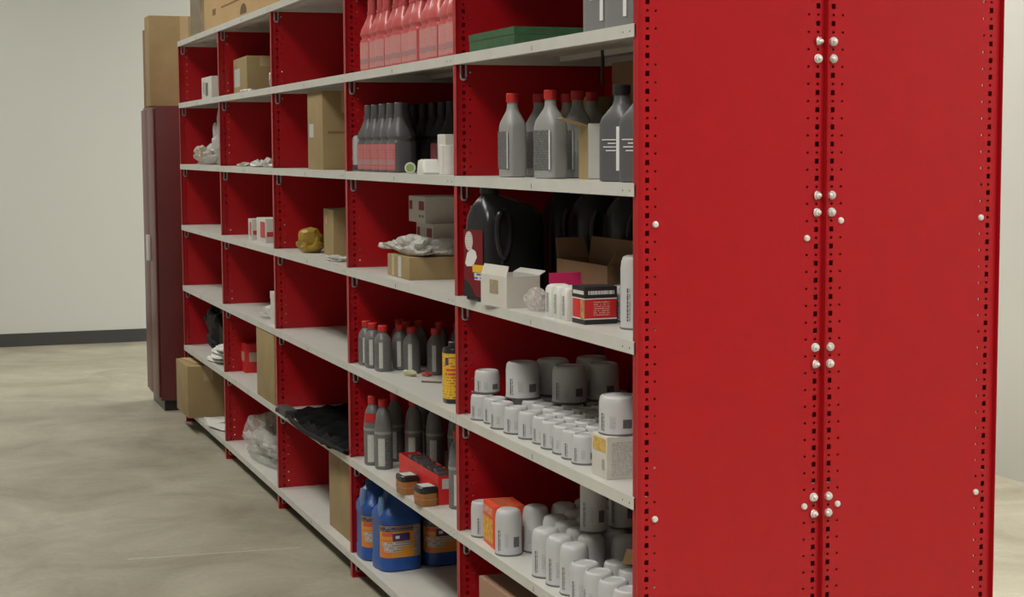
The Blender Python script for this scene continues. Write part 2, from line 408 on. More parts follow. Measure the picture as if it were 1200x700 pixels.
# ------------------------------------------------------------------ bottles and jugs
QB = [(0, .024, .041, 4), (.003, .0275, .045, 4.5), (.128, .0275, .045, 4.5), (.142, .026, .042, 3.5), (.158, .021, .030, 2.6), (.170, .0165, .019, 2.1), (.180, .0145, .0145, 2), (.198, .0135, .0135, 2)]
def cap_mesh(r, z0, z1, n=20):
    bm = loft([(z0, r, r, 2), (z1-.002, r, r, 2), (z1, r-.0018, r-.0018, 2)], n); return bm
def quart(label, loc, rz, body, capm, style, group, s=1.0):
    t = thing('oil_bottle', label, 'bottle', loc, rz, group); t.scale = s if isinstance(s, tuple) else (s, s, s)
    obj('body', cached('quart_body_'+body.name, lambda: loft(QB, 32), body), None, t)
    obj('cap', cached('quart_cap_'+capm.name, lambda: cap_mesh(.0165, .193, .216), capm), None, t)
    if style == 'panel':
        obj('label', cached('quart_panel', lambda: box(-.0286, -.0277, -.034, .034, .022, .118), LBL_D), None, t)
        obj('label_edge', cached('quart_panel_edge', lambda: box(-.0287, -.0277, -.040, -.0345, .022, .118), WSTRIPE), None, t)
    elif style == 'stripe':
        obj('label', cached('quart_stripe', lambda: box(-.0286, -.0277, -.030, -.020, .025, .122), WSTRIPE), None, t)
        def words():
            bm = bmesh.new()
            for i, (ya, yb) in enumerate(((-.018, .012), (-.018, .02), (-.018, .006), (-.018, .024))): bx(bm, -.0286, -.0277, ya, yb, .068+i*.008, .0705+i*.008)
            return bm
        obj('lettering', cached('quart_words', words, WSTRIPE), None, t)
    return t
# --- tall-shouldered quart with narrow tapering top
TB = [(0, .026, .032, 4), (.003, .029, .035, 4.5), (.088, .029, .035, 4.5), (.094, .026, .031, 4), (.099, .0265, .032, 3.6), (.106, .031, .0375, 3.2), (.120, .029, .036, 2.8), (.138, .022, .026, 2.4), (.156, .0155, .0175, 2.1), (.170, .0125, .0135, 2), (.178, .012, .012, 2)]
def tallquart(label, loc, rz, body, lab, group, s=1.0):
    t = thing('fluid_bottle', label, 'bottle', loc, rz, group); t.scale = (s, s, s)
    obj('body', cached('tall_body_'+body.name, lambda: loft(TB, 28), body), None, t)
    capm = body
    obj('cap', cached('tall_cap_'+capm.name, lambda: cap_mesh(.0135, .172, .205, 14), capm), None, t)
    obj('collar', cached('tall_collar_'+capm.name, lambda: loft([(.164, .0155, .017, 2), (.171, .0155, .017, 2)], 16), capm), None, t)
    def lb(): return patch(TB, 150, 214, .008, .084, .0008, 12, 1)
    obj('label', cached('tall_label_'+lab.name, lb, lab), None, t)
    obj('grey_panel', cached('tall_grey_'+lab.name, lambda: patch(TB, 158, 205, .022, .036, .0014, 6, 1), mat('grey_rose_print', (.40, .22, .22), .5)), None, t)
    return t
# --- small pint bottle, oval, red cap
PB = [(0, .022, .028, 3), (.003, .0245, .0305, 3.2), (.100, .0245, .0305, 3.2), (.112, .022, .027, 2.8), (.124, .0155, .018, 2.2), (.130, .0125, .0125, 2), (.138, .0125, .0125, 2)]
def pint(label, loc, rz, group, capm=None):
    capm = capm or REDCAP
    t = thing('pint_bottle', label, 'bottle', loc, rz, group)
    obj('body', cached('pint_body', lambda: loft(PB, 24), GREYPL2), None, t)
    obj('cap', cached('pint_cap', lambda: cap_mesh(.016, .132, .152, 16), REDCAP), None, t)
    obj('label', cached('pint_label', lambda: patch(PB, 214, 252, .012, .098, .0008, 6, 1), LBL_W), None, t)
    obj('dark_label', cached('pint_dark', lambda: patch(PB, 125, 208, .016, .094, .0006, 8, 1), LBL_D), None, t)
    return t
# --- tall additive bottle, round
AB = [(0, .027, .027, 2), (.004, .030, .030, 2), (.140, .030, .030, 2), (.150, .0275, .0275, 2), (.154, .0285, .0285, 2), (.168, .026, .026, 2), (.182, .025, .025, 2), (.196, .018, .018, 2), (.206, .013, .013, 2), (.214, .013, .013, 2)]
def additive(label, loc, rz, group, red=False):
    t = thing('additive_bottle', label, 'bottle', loc, rz, group)
    obj('body', cached('add_body', lambda: loft(AB, 24), GREYPL2), None, t)
    obj('cap', cached('add_cap', lambda: cap_mesh(.016, .208, .234, 16), REDCAP), None, t)
    obj('label', cached('add_label', lambda: patch(AB, 218, 262, .012, .105, .0008, 6, 1), LBL_W), None, t)
    obj('dark_label', cached('add_dark', lambda: patch(AB, 265, 330, .012, .105, .0006, 6, 1), LBL_D), None, t)
    obj('band', cached('add_band', lambda: patch(AB, 0, 360, .118, .127, .0012, 24, 1), GREYPL), None, t)
    if red: obj('red_label', cached('add_red', lambda: patch(AB, 190, 300, .146, .176, .0012, 10, 3), REDCAP), None, t)
    return t
# --- black five-quart jug
JB = [(0, .095, .052, 5), (.004, .102, .058, 5), (.20, .102, .058, 5), (.225, .100, .056, 4.4), (.250, .088, .048, 3.6, -.006, 0), (.268, .055, .034, 2.6, -.030, 0), (.280, .026, .024, 2, -.048, 0), (.292, .022, .022, 2, -.050, 0)]
JB = [s if len(s) == 6 else (*s, 0, 0) for s in JB]
def black_jug(label, loc, rz, group, graphics):
    t = thing('oil_jug', label, 'jug', loc, rz, group)
    obj('body', cached('jug_body', lambda: loft(JB, 40), JUGM), None, t)
    obj('cap', cached('jug_cap', lambda: loft([(.286, .026, .026, 2, -.05, 0), (.308, .026, .026, 2, -.05, 0), (.311, .023, .023, 2, -.05, 0)], 24), BLACKPL), None, t)
    def grip():
        bm = None
        pts = []
        for i in range(28):
            a = 2*pi*i/28; x = .021*sin(a)*(1+.22*cos(a)); z = .178+.062*cos(a)
            pts.append((-.048+x, -.0580, z))
        return tube(pts, .0080, 8, None, True)
    obj('grip_rim', cached('jug_grip', grip, JUGM), None, t)
    def tail(): return tube([(-.050, -.0575, .118), (-.054, -.058, .088), (-.062, -.0575, .055)], [.005, .004, .001], 8)
    obj('grip_rib', cached('jug_rib', tail, JUGM), None, t)
    if graphics:
        lab = obj('red_label', box(-.1032, -.1022, -.040, .046, .012, .190), REDBOX_M, t)
        obj('oval_emblem', flat_x(-.1034, [(.022+.018*cos(a), .160+.026*sin(a)) for a in [i*pi/10 for i in range(20)]]), EMB, lab)
        obj('white_shape', flat_x(-.1034, [(.040, .100), (.032, .092), (.004, .094), (-.014, .118), (-.008, .134), (.010, .140), (.030, .128)]), WSTRIPE, lab)
        obj('yellow_tag', box(-.1036, -.1024, -.048, .006, .078, .098), YELLOW, lab)
        obj('white_tag', box(-.1036, -.1024, -.046, -.002, .058, .077), TAGW, lab)
        obj('dark_corner', flat_x(-.1034, [(-.040, .012), (.046, .012), (.046, .058), (.02, .046), (-.01, .012)]), BLACKBOX, lab)
    return t
REDBOX_M = mat('dark_red_label', (.17, .010, .014), .4)
EMB = print_mat('emblem_print', (.62, .60, .58), (.45, .30, .30), 14, 9, .5)
TAGW = print_mat('tag_print', (.62, .62, .66), (.08, .10, .25), 3, 2, .55)
def flat_x(x, yz, th=.0004): return solid_poly([(x, y, z) for y, z in yz], th, (1, 0, 0))
# --- blue gallon jug
GB = [(0, .066, .066, 3.6), (.004, .073, .073, 3.8), (.040, .074, .074, 3.8), (.044, .072, .072, 3.8), (.158, .072, .072, 3.8), (.162, .074, .074, 3.8), (.184, .074, .074, 3.6), (.198, .070, .070, 3.4), (.212, .058, .058, 3), (.236, .044, .044, 2.6), (.256, .028, .028, 2.1), (.264, .021, .021, 2), (.272, .020, .020, 2)]
def blue_jug(label, loc, rz, group):
    t = thing('washer_fluid_jug', label, 'jug', loc, rz, group)
    obj('body', cached('blue_body', lambda: loft(GB, 40), BLUEPL), None, t)
    obj('cap', cached('blue_cap', lambda: cap_mesh(.0235, .262, .286, 20), BLUEL), None, t)
    def hd(): return tube([(-.060, -.030, .186), (-.067, -.034, .212), (-.062, -.031, .244), (-.044, -.020, .268), (-.016, -.006, .268)], [.013, .012, .0115, .011, .010], 10)
    obj('handle', cached('blue_handle', hd, BLUEL), None, t)
    lab = obj('label', cached('blue_label', lambda: patch(GB, 192, 320, .048, .154, .0008, 24, 1), mat('jug_label_ground', (.70, .30, .04), .5)), None, t)
    obj('orange_panel', cached('blue_orange', lambda: patch(GB, 198, 246, .050, .110, .0012, 10, 1), ORANGE), None, lab)
    obj('text_panel', cached('blue_text', lambda: patch(GB, 284, 318, .050, .152, .0012, 10, 1), print_mat('jug_text', (.36, .36, .38), (.18, .18, .22), 6, 16, .5)), None, lab)
    obj('dark_band', cached('blue_dark', lambda: patch(GB, 194, 282, .136, .152, .0012, 16, 1), print_mat('jug_dark', (.06, .05, .06), (.25, .2, .2), 6, 2, .5)), None, lab)
    obj('red_slash', cached('blue_slash', lambda: patch(GB, 205, 250, .120, .134, .0013, 10, 1), mat('jug_red', (.62, .10, .05), .5)), None, lab)
    obj('purple_disc', cached('blue_disc', lambda: patch(GB, 250, 274, .104, .130, .0016, 8, 1), PURPLE), None, lab)
    obj('white_spot', cached('blue_spot', lambda: patch(GB, 258, 266, .112, .122, .002, 4, 1), WSTRIPE), None, lab)
    obj('wordmark', cached('blue_word', lambda: patch(GB, 205, 276, .086, .101, .0016, 12, 1), print_mat('jug_word', (.52, .50, .46), (.25, .22, .2), 6, 2, .5)), None, lab)
    obj('wordmark', cached('blue_word2', lambda: patch(GB, 215, 268, .068, .084, .0016, 12, 1), print_mat('jug_word', (.52, .50, .46), (.25, .22, .2), 6, 2, .5)), None, lab)
    return t

# ------------------------------------------------------------------ oil filters
def filt_prof(r, h, flute=True):
    if h > .11: return [(r*.93, 0), (r, .002), (r, .006), (r*.975, .009), (r*.975, h-.030), (r*.965, h-.026), (r*.93, h-.014), (r*.84, h-.005), (r*.66, h-.001), (r*.3, h)]
    return [(r*.93, 0), (r, .002), (r, .006), (r*.975, .009), (r*.975, h-.020), (r*.965, h-.016), (r*.93, h-.006), (r*.86, h-.002), (r*.74, h-.0005), (r*.70, h-.003), (r*.25, h-.002)]
def oil_filter(label, cx, cy, z, r, h, group, rz=0, flip=False, prt='a'):
    key = 'f%d_%d' % (r*1e4, h*1e4)
    t = thing('oil_filter', label, 'oil filter', (cx, cy, z), rz, group)
    pr = filt_prof(r, h); secs = [(zz, rr, rr, 2) for rr, zz in pr]
    def body():
        # lower can, then wrench flats near the domed end
        n = 32; bm = bmesh.new(); rings = []
        for rr, zz in pr:
            ring = []
            for i in range(n):
                k = 1 - (.022 if (h-.018 < zz < h-.004 and i % 2) else 0)
                ring.append(bm.verts.new((rr*k*cos(2*pi*i/n), rr*k*sin(2*pi*i/n), zz)))
            rings.append(ring)
        for a, b in zip(rings, rings[1:]):
            for i in range(n): bm.faces.new((a[i], a[(i+1) % n], b[(i+1) % n], b[i]))
        bm.faces.new(rings[-1]); bm.faces.new(rings[0][::-1]); return bm
    obj('can', cached(key+'can', body, FILT, 50), None, t)
    obj('seam_rim', cached(key+'rim', lambda: loft([(.0004, r*.99, r*.99, 2), (.0022, r*1.012, r*1.012, 2), (.0042, r*1.012, r*1.012, 2), (.0056, r*.99, r*.99, 2)], 32), RIM), None, t)
    if prt:
        obj('print', cached(key+'pa', lambda: patch(secs, 190, 206, h*.12, h*.56, .0007, 6, 1), FTXT), None, t)
        obj('barcode', cached(key+'pb', lambda: patch(secs, 264, 292, h*.20, h*.42, .0007, 6, 1), FTXT_D), None, t)
        obj('fine_print', cached(key+'pc', lambda: patch(secs, 226, 242, h*.2, h*.5, .0007, 6, 1), FTXT_G), None, t)
    return t
F2 = Vector((FWD.x, FWD.y, 0)).normalized()
def foot(px, py, z, r):          # centre of a round base whose nearest rim point is seen at the pixel
    p = atz(px, py, z); d = Vector((p.x-CAM.x, p.y-CAM.y, 0)).normalized(); return p.x+d.x*r, p.y+d.y*r

Z2, Z3, Z4, Z5, Z6, Z7, Z1 = SH[2], SH[3], SH[4], SH[5], SH[6], SH[7], SH[1]
# ================= nearest bay, fifth shelf: short filters
RS, HS = .033, .070; RBIG, HB = .0460, .098
G_S = 'short white oil filters crowded on the fourth visible shelf'
front = [(565.5, 493.7), (581, 498), (589, 504), (605, 510), (622, 516), (639, 522), (649, 528), (663, 534), (674, 540), (686, 546)]
pts = []
for px, py in front:
    pts.append(list(foot(px, py, Z5, RS)))
pts.sort(key=lambda p: -p[1])
xs0 = [p[0] for p in pts]
# keep neighbours apart: stagger crowded ones backwards
for i in range(1, len(pts)):
    for _ in range(40):
        if all(math.hypot(pts[i][0]-q[0], pts[i][1]-q[1]) >= 2*RS*1.03 for q in pts[:i]): break
        pts[i][0] += .002
for i, (x, y) in enumerate(pts):
    oil_filter('short white oil filter, %s from the left in the front row of short filters' % ORD[i], x, y, Z5, RS, HS, G_S, random.uniform(-.5, .4))
placed = [tuple(p) for p in pts]
rows = 0
grid = []
for r_ in range(1, 6):
    row = []
    for k in range(9):
        x = .060+r_*.068; y = .40+k*.0745+(.037 if r_ % 2 else 0)
        if x > DEP-.04 or y > 1.13: continue
        if all(math.hypot(x-a, y-b) >= 2*RS*1.03 for a, b in placed):
            placed.append((x, y)); row.append((x, y))
    row.sort(key=lambda p: -p[1]); grid.append(row)
for r_, row in enumerate(grid):
    for i, (x, y) in enumerate(row):
        oil_filter('short white oil filter, %s from the left in %s row behind the front row' % (ORD[i], ORD[r_]), x, y, Z5, RS, HS, G_S, random.uniform(-.5, .4), prt=None)
ZT = Z5+HS
x, y = foot(571, 462, ZT, RS)
oil_filter('short white oil filter set alone on top of the far left short filters', x, y, ZT, .0355, HS*.9, G_S, .2)
G_B = 'wide white oil filters stacked on the short ones'
for lab, px, py in (('wide white oil filter stacked on top, leftmost of the wide filters', 612.5, 469), ('wide white oil filter stacked on top, middle front of the wide filters', 667, 474.5), ('wide white oil filter stacked on top, half hidden between two front ones', 648, 465), ('wide white oil filter stacked on top, right end of the wide filters', 706, 471), ('wide white oil filter stacked on top, farthest back of the wide filters', 694, 462)):
    x, y = foot(px, py, ZT, RBIG); oil_filter(lab, x, y, ZT, RBIG, HB, G_B, random.uniform(-.2, .2))
def wb(t, a, b, h):
    obj('fine_print', box(-a+.012, a-.006, -b-.0008, -b-.0001, .008, h-.012), GREYTXT, t)
    sticker_x(t, a, -b+.006, b-.01, h*.62, h-.006, mat('orange_carton_mark', (.60, .38, .10), .6, var=.3, vscale=90), 'emblem')
    sticker_x(t, a, -b+.012, -b+.026, h*.2, h*.45, FTXT_Y, 'print')
carton('filter_carton', 'white printed carton with an orange mark, carrying one wide filter', .018, .112, .196, .284, Z5, .096, CARTON_W, 0, None, False, wb)
x, y = foot(724, 512, Z5+.096, RBIG)
oil_filter('wide white oil filter standing on the white printed carton', .066, .240, Z5+.096, RBIG, .088, G_B, -.1)
t = thing('spray_can', 'small blue can with a red cap squeezed against the end panel', 'can', (.105, .115, Z5))
obj('body', lathe([(.022, 0), (.024, .003), (.024, .085), (.018, .097)], 20), mat('can_blue', (.12, .17, .35), .4), t); obj('cap', lathe([(.018, .097), (.018, .118), (.016, .12)], 16), REDCAP, t)
obj('label', patch([(0, .024, .024, 2), (.09, .024, .024, 2)], 180, 330, .01, .045, .0008), PAPER, t)
oil_filter('wide white oil filter behind the filter carton against the end panel', .19, .16, Z5+.0, RBIG, .155, G_B, 0)

# ================= nearest bay, sixth shelf: medium filters
RM, HM = .036, .122
G_M = 'medium white oil filters on the lowest visible filter shelf'
def med(lab, px, py, rz=0, r=RM, h=HM, prt='a'):
    x, y = foot(px, py, Z6, r); oil_filter(lab, x, y, Z6, r, h, G_M, rz, prt=prt); placed6.append((x, y, r)); return x, y
placed6 = []
oil_filter('slim white oil filter at the far left beside the orange carton', .042, 1.135, Z6, .031, .098, G_M, .6); placed6.append((.042, 1.135, .031))
def ob(t, a, b, h):
    sticker_x(t, a, -b+.018, b-.006, .012, h*.66, ORBOX_P, 'picture'); sticker_x(t, a, -b+.02, b-.012, h*.74, h*.9, print_mat('orange_box_print', (.66, .30, .22), (.7, .12, .04), 4, 3, .5), 'print')
    obj('top_print', box(-a+.015, a-.02, -b+.01, b-.015, h, h+.0008), mat('orange_top_print', (.45, .09, .04), .5, var=.4, vscale=60), t)
    sticker_y(t, b, a-.045, a-.012, h*.5, h*.86, mat('carton_dark_triangle', (.12, .07, .04), .5), 'emblem')
carton('orange_carton', 'bright orange-red filter carton with a yellow picture panel', .022, .106, .958, 1.075, Z6, .116, ORBOX, radians(-4), None, False, ob); placed6.append((.064, 1.01, .06))
med('medium white oil filter standing alone in front of the orange carton', 596, 653, .15)
med('medium white oil filter, first behind and right of the lone front one', 628, 649, -.2)
med('medium white oil filter, second behind and right of the lone front one', 661, 646, -.2)
med('medium white oil filter, left of three standing at the shelf edge', 640, 679, .1)
med('medium white oil filter, middle of three standing at the shelf edge', 656.5, 689, .1)
med('medium white oil filter, right of three standing at the shelf edge', 673, 700, .05)
k = 0
for r_ in range(0, 6):
    for c in range(9):
        x = .125+r_*.0745; y = .47+c*.079+(.039 if r_ % 2 else 0)
        if x > DEP-.04 or y > .98: continue
        if all(math.hypot(x-a, y-b) >= (RM+rr)*1.02 for a, b, rr in placed6):
            placed6.append((x, y, RM))
            oil_filter('medium white oil filter, %s from left in the %s inner row of medium filters' % (ORD[8-c], ORD[r_]), x, y, Z6, RM, HM, G_M, random.uniform(-.4, .4), prt=None)
for r_ in range(0, 5):
    for c in range(4):
        x = .050+r_*.077; y = .405-c*.086-(.02 if r_ % 2 else 0)
        if x > DEP-.04 or y < .05: continue
        if all(math.hypot(x-a, y-b) >= (RM+rr)*1.0 for a, b, rr in placed6):
            placed6.append((x, y, RM))
            oil_filter('low white oil filter by the end panel, %s from left in row %s' % (ORD[c], ['one', 'two', 'three', 'four', 'five'][r_]), x, y, Z6, RM, .094, 'low white oil filters by the end panel', random.uniform(-.4, .4))
G_T = 'tall white oil filters stacked on the lower filter shelf'
for lab, px, py in (('tall white oil filter stacked on others, left one of the upper pair', 695.5, 626), ('tall white oil filter stacked on others, right one of the upper pair', 729, 621)):
    x, y = foot(px, py, Z6+HM, .034); oil_filter(lab, x, y, Z6+HM, .034, .135, G_T, .1)
# torn cardboard on the near filters
p0 = atx(722, 632, .17); t = thing('cardboard_scrap', 'torn piece of brown cardboard lying among the low filters', 'cardboard', (.16, .235, Z6+.0945))
obj('sheet', solid_poly([(-.055, .075, .012), (.03, .03, .0), (.09, -.06, .0), (.09, -.085, .03), (.02, -.01, .040), (-.05, .06, .050)], .003, (.3, .6, .2)), CARD_L, t)

# ================= nearest bay, below: box under the lowest filter shelf
carton('red_brown_carton', 'reddish brown carton on the bottom shelf of the nearest bay', .02, .34, .62, 1.10, Z7, .235, CARD_P, 0, None, True)

# ================= nearest bay, fourth shelf
black_jug('black oil jug with red label and white emblems at shelf edge', (.088, 1.062, Z4), radians(17), 'black oil jugs', True)
for i, (px, xx, lab) in enumerate(((640, .325, 'black oil jug behind the brown open carton, left of three'), (690, .325, 'black oil jug behind the brown open carton, middle of three'), (735, .325, 'black oil jug behind the brown open carton, right of three'))):
    p = atx(px, 250, xx); black_jug(lab, (.335, (.94, .70, .46)[i], Z4), 0, 'black oil jugs', False)
black_jug('black oil jug in the deep corner beside the labelled black jug', (.335, 1.145, Z4), 0, 'black oil jugs', False)
def ow(t, a, b, h):
    sticker_x(t, a, -b+.05, b-.055, h*.42, h*.86, mat('tan_sticker', (.34, .28, .18), .6, var=.2, vscale=60))
open_carton('white_carton', 'small white carton with raised flaps, half open at shelf edge', -.0084, .0856, .8075, .9635, Z4, .080, CARTON_W, {'-X': (.028, -16), '+X': (.022, 62)}, radians(6), None, extra=ow)
t = thing('shade_filler', 'added dark block standing in for shade inside the white open carton', 'part', (.0386, .8855, Z4+.0032), radians(6))  # added dark block, stands in for the shade inside the open carton
obj('block', loft([(0, .038, .068, 6), (.04, .040, .070, 6), (.056, .036, .066, 5), (.060, .030, .058, 4)], 24), BLACKPL, t); obj('ridge', box(-.02, .02, -.045, .045, .060, .066, .002), GREYPL2, t)
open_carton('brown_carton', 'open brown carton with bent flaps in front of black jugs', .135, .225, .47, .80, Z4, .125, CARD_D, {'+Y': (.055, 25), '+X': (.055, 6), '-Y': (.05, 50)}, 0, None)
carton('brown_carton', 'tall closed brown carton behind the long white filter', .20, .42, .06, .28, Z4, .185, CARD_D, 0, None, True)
t = thing('price_card', 'bright magenta card standing behind small white cartons', 'card', (.098, .640, Z4), radians(-3))
obj('card', box(-.044, .040, -.001, .001, .0, .100), PINKCARD, t)
for i, px in enumerate((646.5, 657, 667)):
    p = atz(px-1, 369+i*3.4, Z4)
    t = thing('filter_packet', 'small white printed packet, %s of three beside the red carton' % ('left', 'middle', 'right')[i], 'packet', (.052, .575-i*.052, Z4), radians(-4), 'small white packets')
    obj('body', cached('packet', lambda: loft([(0, .026, .0215, 7), (.004, .028, .023, 7), (.066, .028, .023, 7), (.074, .025, .021, 5), (.078, .018, .016, 4)], 28), PAPER), None, t)
    obj('print', cached('packet_print', lambda: box(-.0288, -.0281, -.010, .006, .012, .058), FTXT_Y), None, t)
def rb(t, a, b, h):
    o = .0007
    bm = bmesh.new(); bx(bm, -a-o, a+o, -b-o, b+o, h*.70, h+o); obj('black_band', bm, BLACKBOX, t)
    bm = bmesh.new(); bx(bm, -a-o, a+o, -b-o, b+o, -.0, h*.13); obj('black_base', bm, BLACKBOX, t)
    bm = bmesh.new(); bx(bm, -a-o, a+o, -b-o*1.1, b+o, h*.67, h*.70); bx(bm, -a-o, a+o, -b-o*1.1, b+o, h*.13, h*.16); obj('white_rule', bm, WSTRIPE, t)
    obj('lettering', box(-a+.008, a-.006, -b-.0016, -b-.0004, h*.74, h*.94), BLACKBOX_T, t)
    obj('lettering', box(-a-.0016, -a-.0004, -b+.004, b-.006, h*.74, h*.94), BLACKBOX_T, t)
    obj('text', box(-a+.022, a-.018, -b-.0012, -b-.0002, h*.22, h*.62), REDBOX_T, t)
    obj('picture', box(-a-.0012, -a-.0002, -b+.002, -b+.022, h*.14, h*.66), mat('carton_picture', (.45, .27, .1), .5, var=.5, vscale=80), t)
carton('red_carton', 'red and black printed parts carton near the end panel', .032, .112, .362, .432, Z4, .086, REDBOX, radians(2), None, False, rb)
oil_filter('long white oil filter standing beside the end panel', .112, .24, Z4, .040, .166, 'long white oil filters', .25)
oil_filter('low white oil filter half hidden behind the red carton', .155, .405, Z4, .034, .085, 'long white oil filters', .25)

# ---- crumpled film helper
def crumple(rx, ry, rz_, seed, amp=.35, sub=3, flat=.0):
    rnd = random.Random(seed); bm = bmesh.new(); bmesh.ops.create_icosphere(bm, subdivisions=sub, radius=1)
    dirs = [(Vector((rnd.gauss(0, 1), rnd.gauss(0, 1), rnd.gauss(0, 1))).normalized(), rnd.uniform(2, 7), rnd.uniform(0, 6)) for _ in range(9)]
    for v in bm.verts:
        d = v.co.normalized(); f = 1+sum(amp/4*sin(k*d.dot(q)*2+ph) for q, k, ph in dirs)+rnd.uniform(-amp, amp)*.25; f = min(f, 1.12)
        v.co = Vector((d.x*rx*f, d.y*ry*f, max(0, (d.z+.75)*rz_*f*.6)))
    return bm
def film(name, label, cat, loc, size, m, seed, amp=.35, rz=0, sub=3, group=None):
    o = obj(name, finish(crumple(*size, seed, amp, sub), name, 12), m, None, loc, rz); return tag(o, label, cat, group)
film('plastic_bag', 'small crumpled clear plastic bag beside the white open carton', 'bag', (.052, .725, Z4), (.028, .040, .05), CLEAR, 3, .5)

# ================= nearest bay, third shelf: grey bottles
G_Q = 'grey oil bottles with red caps'
for lab, px, xx, rz in (('grey oil bottle with red cap, leftmost and standing alone', 601, .062, 0), ('grey oil bottle with red cap, front one with its label turned outward', 645.5, .070, radians(12)), ('grey oil bottle with red cap, behind the label-turned front bottle', 632, .145, radians(4)), ('grey oil bottle with red cap, seen behind the raised carton flap', 677, .155, 0), ('grey oil bottle with red cap, deepest beside the brown carton', 694, .225, 0), ('grey oil bottle with red cap, in shadow behind front bottles', 665, .215, 0)):
    p = atx(px, 207, xx); quart(lab, (xx, p.y, Z3), rz, GREYPL, REDCAP, 'panel', G_Q)
open_carton('small_carton', 'narrow open brown carton with white side among grey bottles', .100, .215, .505, .562, Z3, .126, CARD, {'-X': (.066, 74)}, 0, None, extra=lambda t, a, b, h: [obj('white_panel', box(-a+.001, a-.001, -b-.0012, -b-.0002, .002, h+.006), PAPER, t), obj('red_mark', box(-a+.030, -a+.055, -b-.002, -b-.0011, h*.40, h*.58), REDCAP, t)])
carton('brown_carton', 'upright brown carton behind grey bottles under the top shelf', .24, .315, .83, 1.02, Z3, .206, CARD, 0, None, False)
carton('brown_carton', 'big brown carton with painted-on shade, deep in the corner by the end panel', .28, .42, .56, .784, Z3, .290, CARD_D, 0, None, False, lambda t, a, b, h: sticker_y(t, b, -a, a, 0, h*.72, CARD, 'unshaded_lower'))  # dark upper board is painted shade; lower face keeps the plain cardboard colour
for lab, yy, xx in (('dark grey bottle with black cap, left of two by the end panel', .215, .062), ('dark grey bottle with black cap, right of two by the end panel', .105, .062)):
    quart(lab, (xx, yy, Z3), radians(16), DGREY, BLACKPL, 'stripe', 'dark grey bottles with white print', (1.2, 1.12, .985))
t = thing('hanging_strap', 'thin black strap hanging under the shelf above the grey bottles', 'strap', (.20, .655, Z2-LIP))
obj('strap', tube([(0, 0, .012), (.001, 0, -.02), (0, .002, -.05), (.002, .001, -.075)], [.004, .0045, .004, .003], 8), BLACKPL, t)

# ================= nearest bay, second shelf
carton('green_carton', 'flat dark green carton on the upper shelf', .012, .215, .770, 1.125, Z2, .046, GREEN, 0, None, False, lambda t, a, b, h: obj('lid_edge', box(-a-.001, a+.001, -b-.001, b+.001, h*.62, h+.001), GREEN, t))
for lab, yy in (('grey bottle with pale stripes, left of two on the upper shelf', .335), ('grey bottle with pale stripes, right of two on the upper shelf', .205)):
    quart(lab, (.075, yy, Z2), radians(14), mat('bottle_grey_mid', (.20, .20, .20), .4), BLACKPL, 'stripe', 'grey bottles with pale stripes', (1.25, 1.2, 1.1))

# ================= second bay, second shelf: pink bottles
G_P = 'pink fluid bottles'
n = 11
for i in range(n):
    y = 1.31+i*.0945
    tallquart('pink fluid bottle, %s from the right in the front row' % ORD[i], (.050+.006*(i % 2), y, Z2), radians(random.uniform(4, 14)), PINKPL, PINKLB, G_P, 1.14)
for i in range(8):
    tallquart('pink fluid bottle, %s from the right in the row behind' % ORD[i], (.150, 1.40+i*.118, Z2), radians(random.uniform(-4, 10)), PINKPL, PINKLB, G_P, 1.14)
# ================= second bay, third shelf: black bottles with rose labels
G_K = 'black fluid bottles'
for i, px in enumerate((433, 441, 450, 459, 468.5)):
    p = atx(px, 204, .055); tallquart('black fluid bottle with rose label, %s from the left in front' % ORD[i], (.055, p.y, Z3), radians(10), DGREY, PINKLB2, G_K, 1.08)
for i, px in enumerate((455, 465, 475)):
    p = atx(px, 204, .135); tallquart('black fluid bottle, %s from the left in the second row' % ORD[i], (.135, p.y, Z3), radians(4), DGREY, PINKLB2, G_K, 1.1)
for i, px in enumerate((486, 497, 508, 519, 529)):
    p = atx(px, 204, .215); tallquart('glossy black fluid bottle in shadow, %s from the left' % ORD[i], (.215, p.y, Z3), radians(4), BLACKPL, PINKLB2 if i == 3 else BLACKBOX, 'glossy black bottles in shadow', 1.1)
p = atx(419.5, 204, .045); t = thing('white_bottle', 'slim white bottle at the far end of the black bottle row', 'bottle', (.040, p.y, Z3))
obj('body', loft([(0, .014, .030, 4), (.003, .017, .033, 4), (.105, .017, .033, 4), (.118, .013, .026, 3), (.122, .008, .018, 3)], 24), mat('pale_grey_plastic', (.50, .50, .50), .4), t); obj('base_band', patch([(0, .017, .033, 4), (.1, .017, .033, 4)], 150, 330, .004, .022, .0008), DGREY, t)
p = atx(515, 200, .12); carton('white_carton', 'upright white carton behind the white roll', .098, .146, 1.62, 1.70, Z3, .118, CARTON_W, 0, None, False, lambda t, a, b, h: sticker_y(t, b, a-.022, a-.004, h*.84, h*.95, LBL_D))
p = atx(525, 204, .05); t = thing('paper_roll', 'white upright cylinder beside the dividing upright', 'roll', (.062, 1.475, Z3))
obj('body', lathe([(.026, 0), (.0275, .002), (.0275, .084), (.0255, .086), (.012, .086), (.012, .080)], 28), PAPER, t); obj('seam', patch([(0, .0275, .0275, 2), (.09, .0275, .0275, 2)], 215, 222, .004, .084, .0006, 2, 1), CARTON_W, t)
p = atx(500, 203, .03); t = thing('white_packet', 'white wrapped packet lying tilted at the shelf edge', 'packet', (.034, 1.575, Z3), radians(-7))
obj('body', loft([(0, .028, .058, 6, 0, 0), (.006, .030, .062, 6, 0, 0), (.030, .028, .052, 6, 0, .006), (.040, .026, .048, 5, 0, .010), (.044, .020, .040, 4, 0, .010)], 28), PAPER, t)
obj('fold', box(-.022, .022, -.02, -.017, .030, .0445), CARTON_W, t)
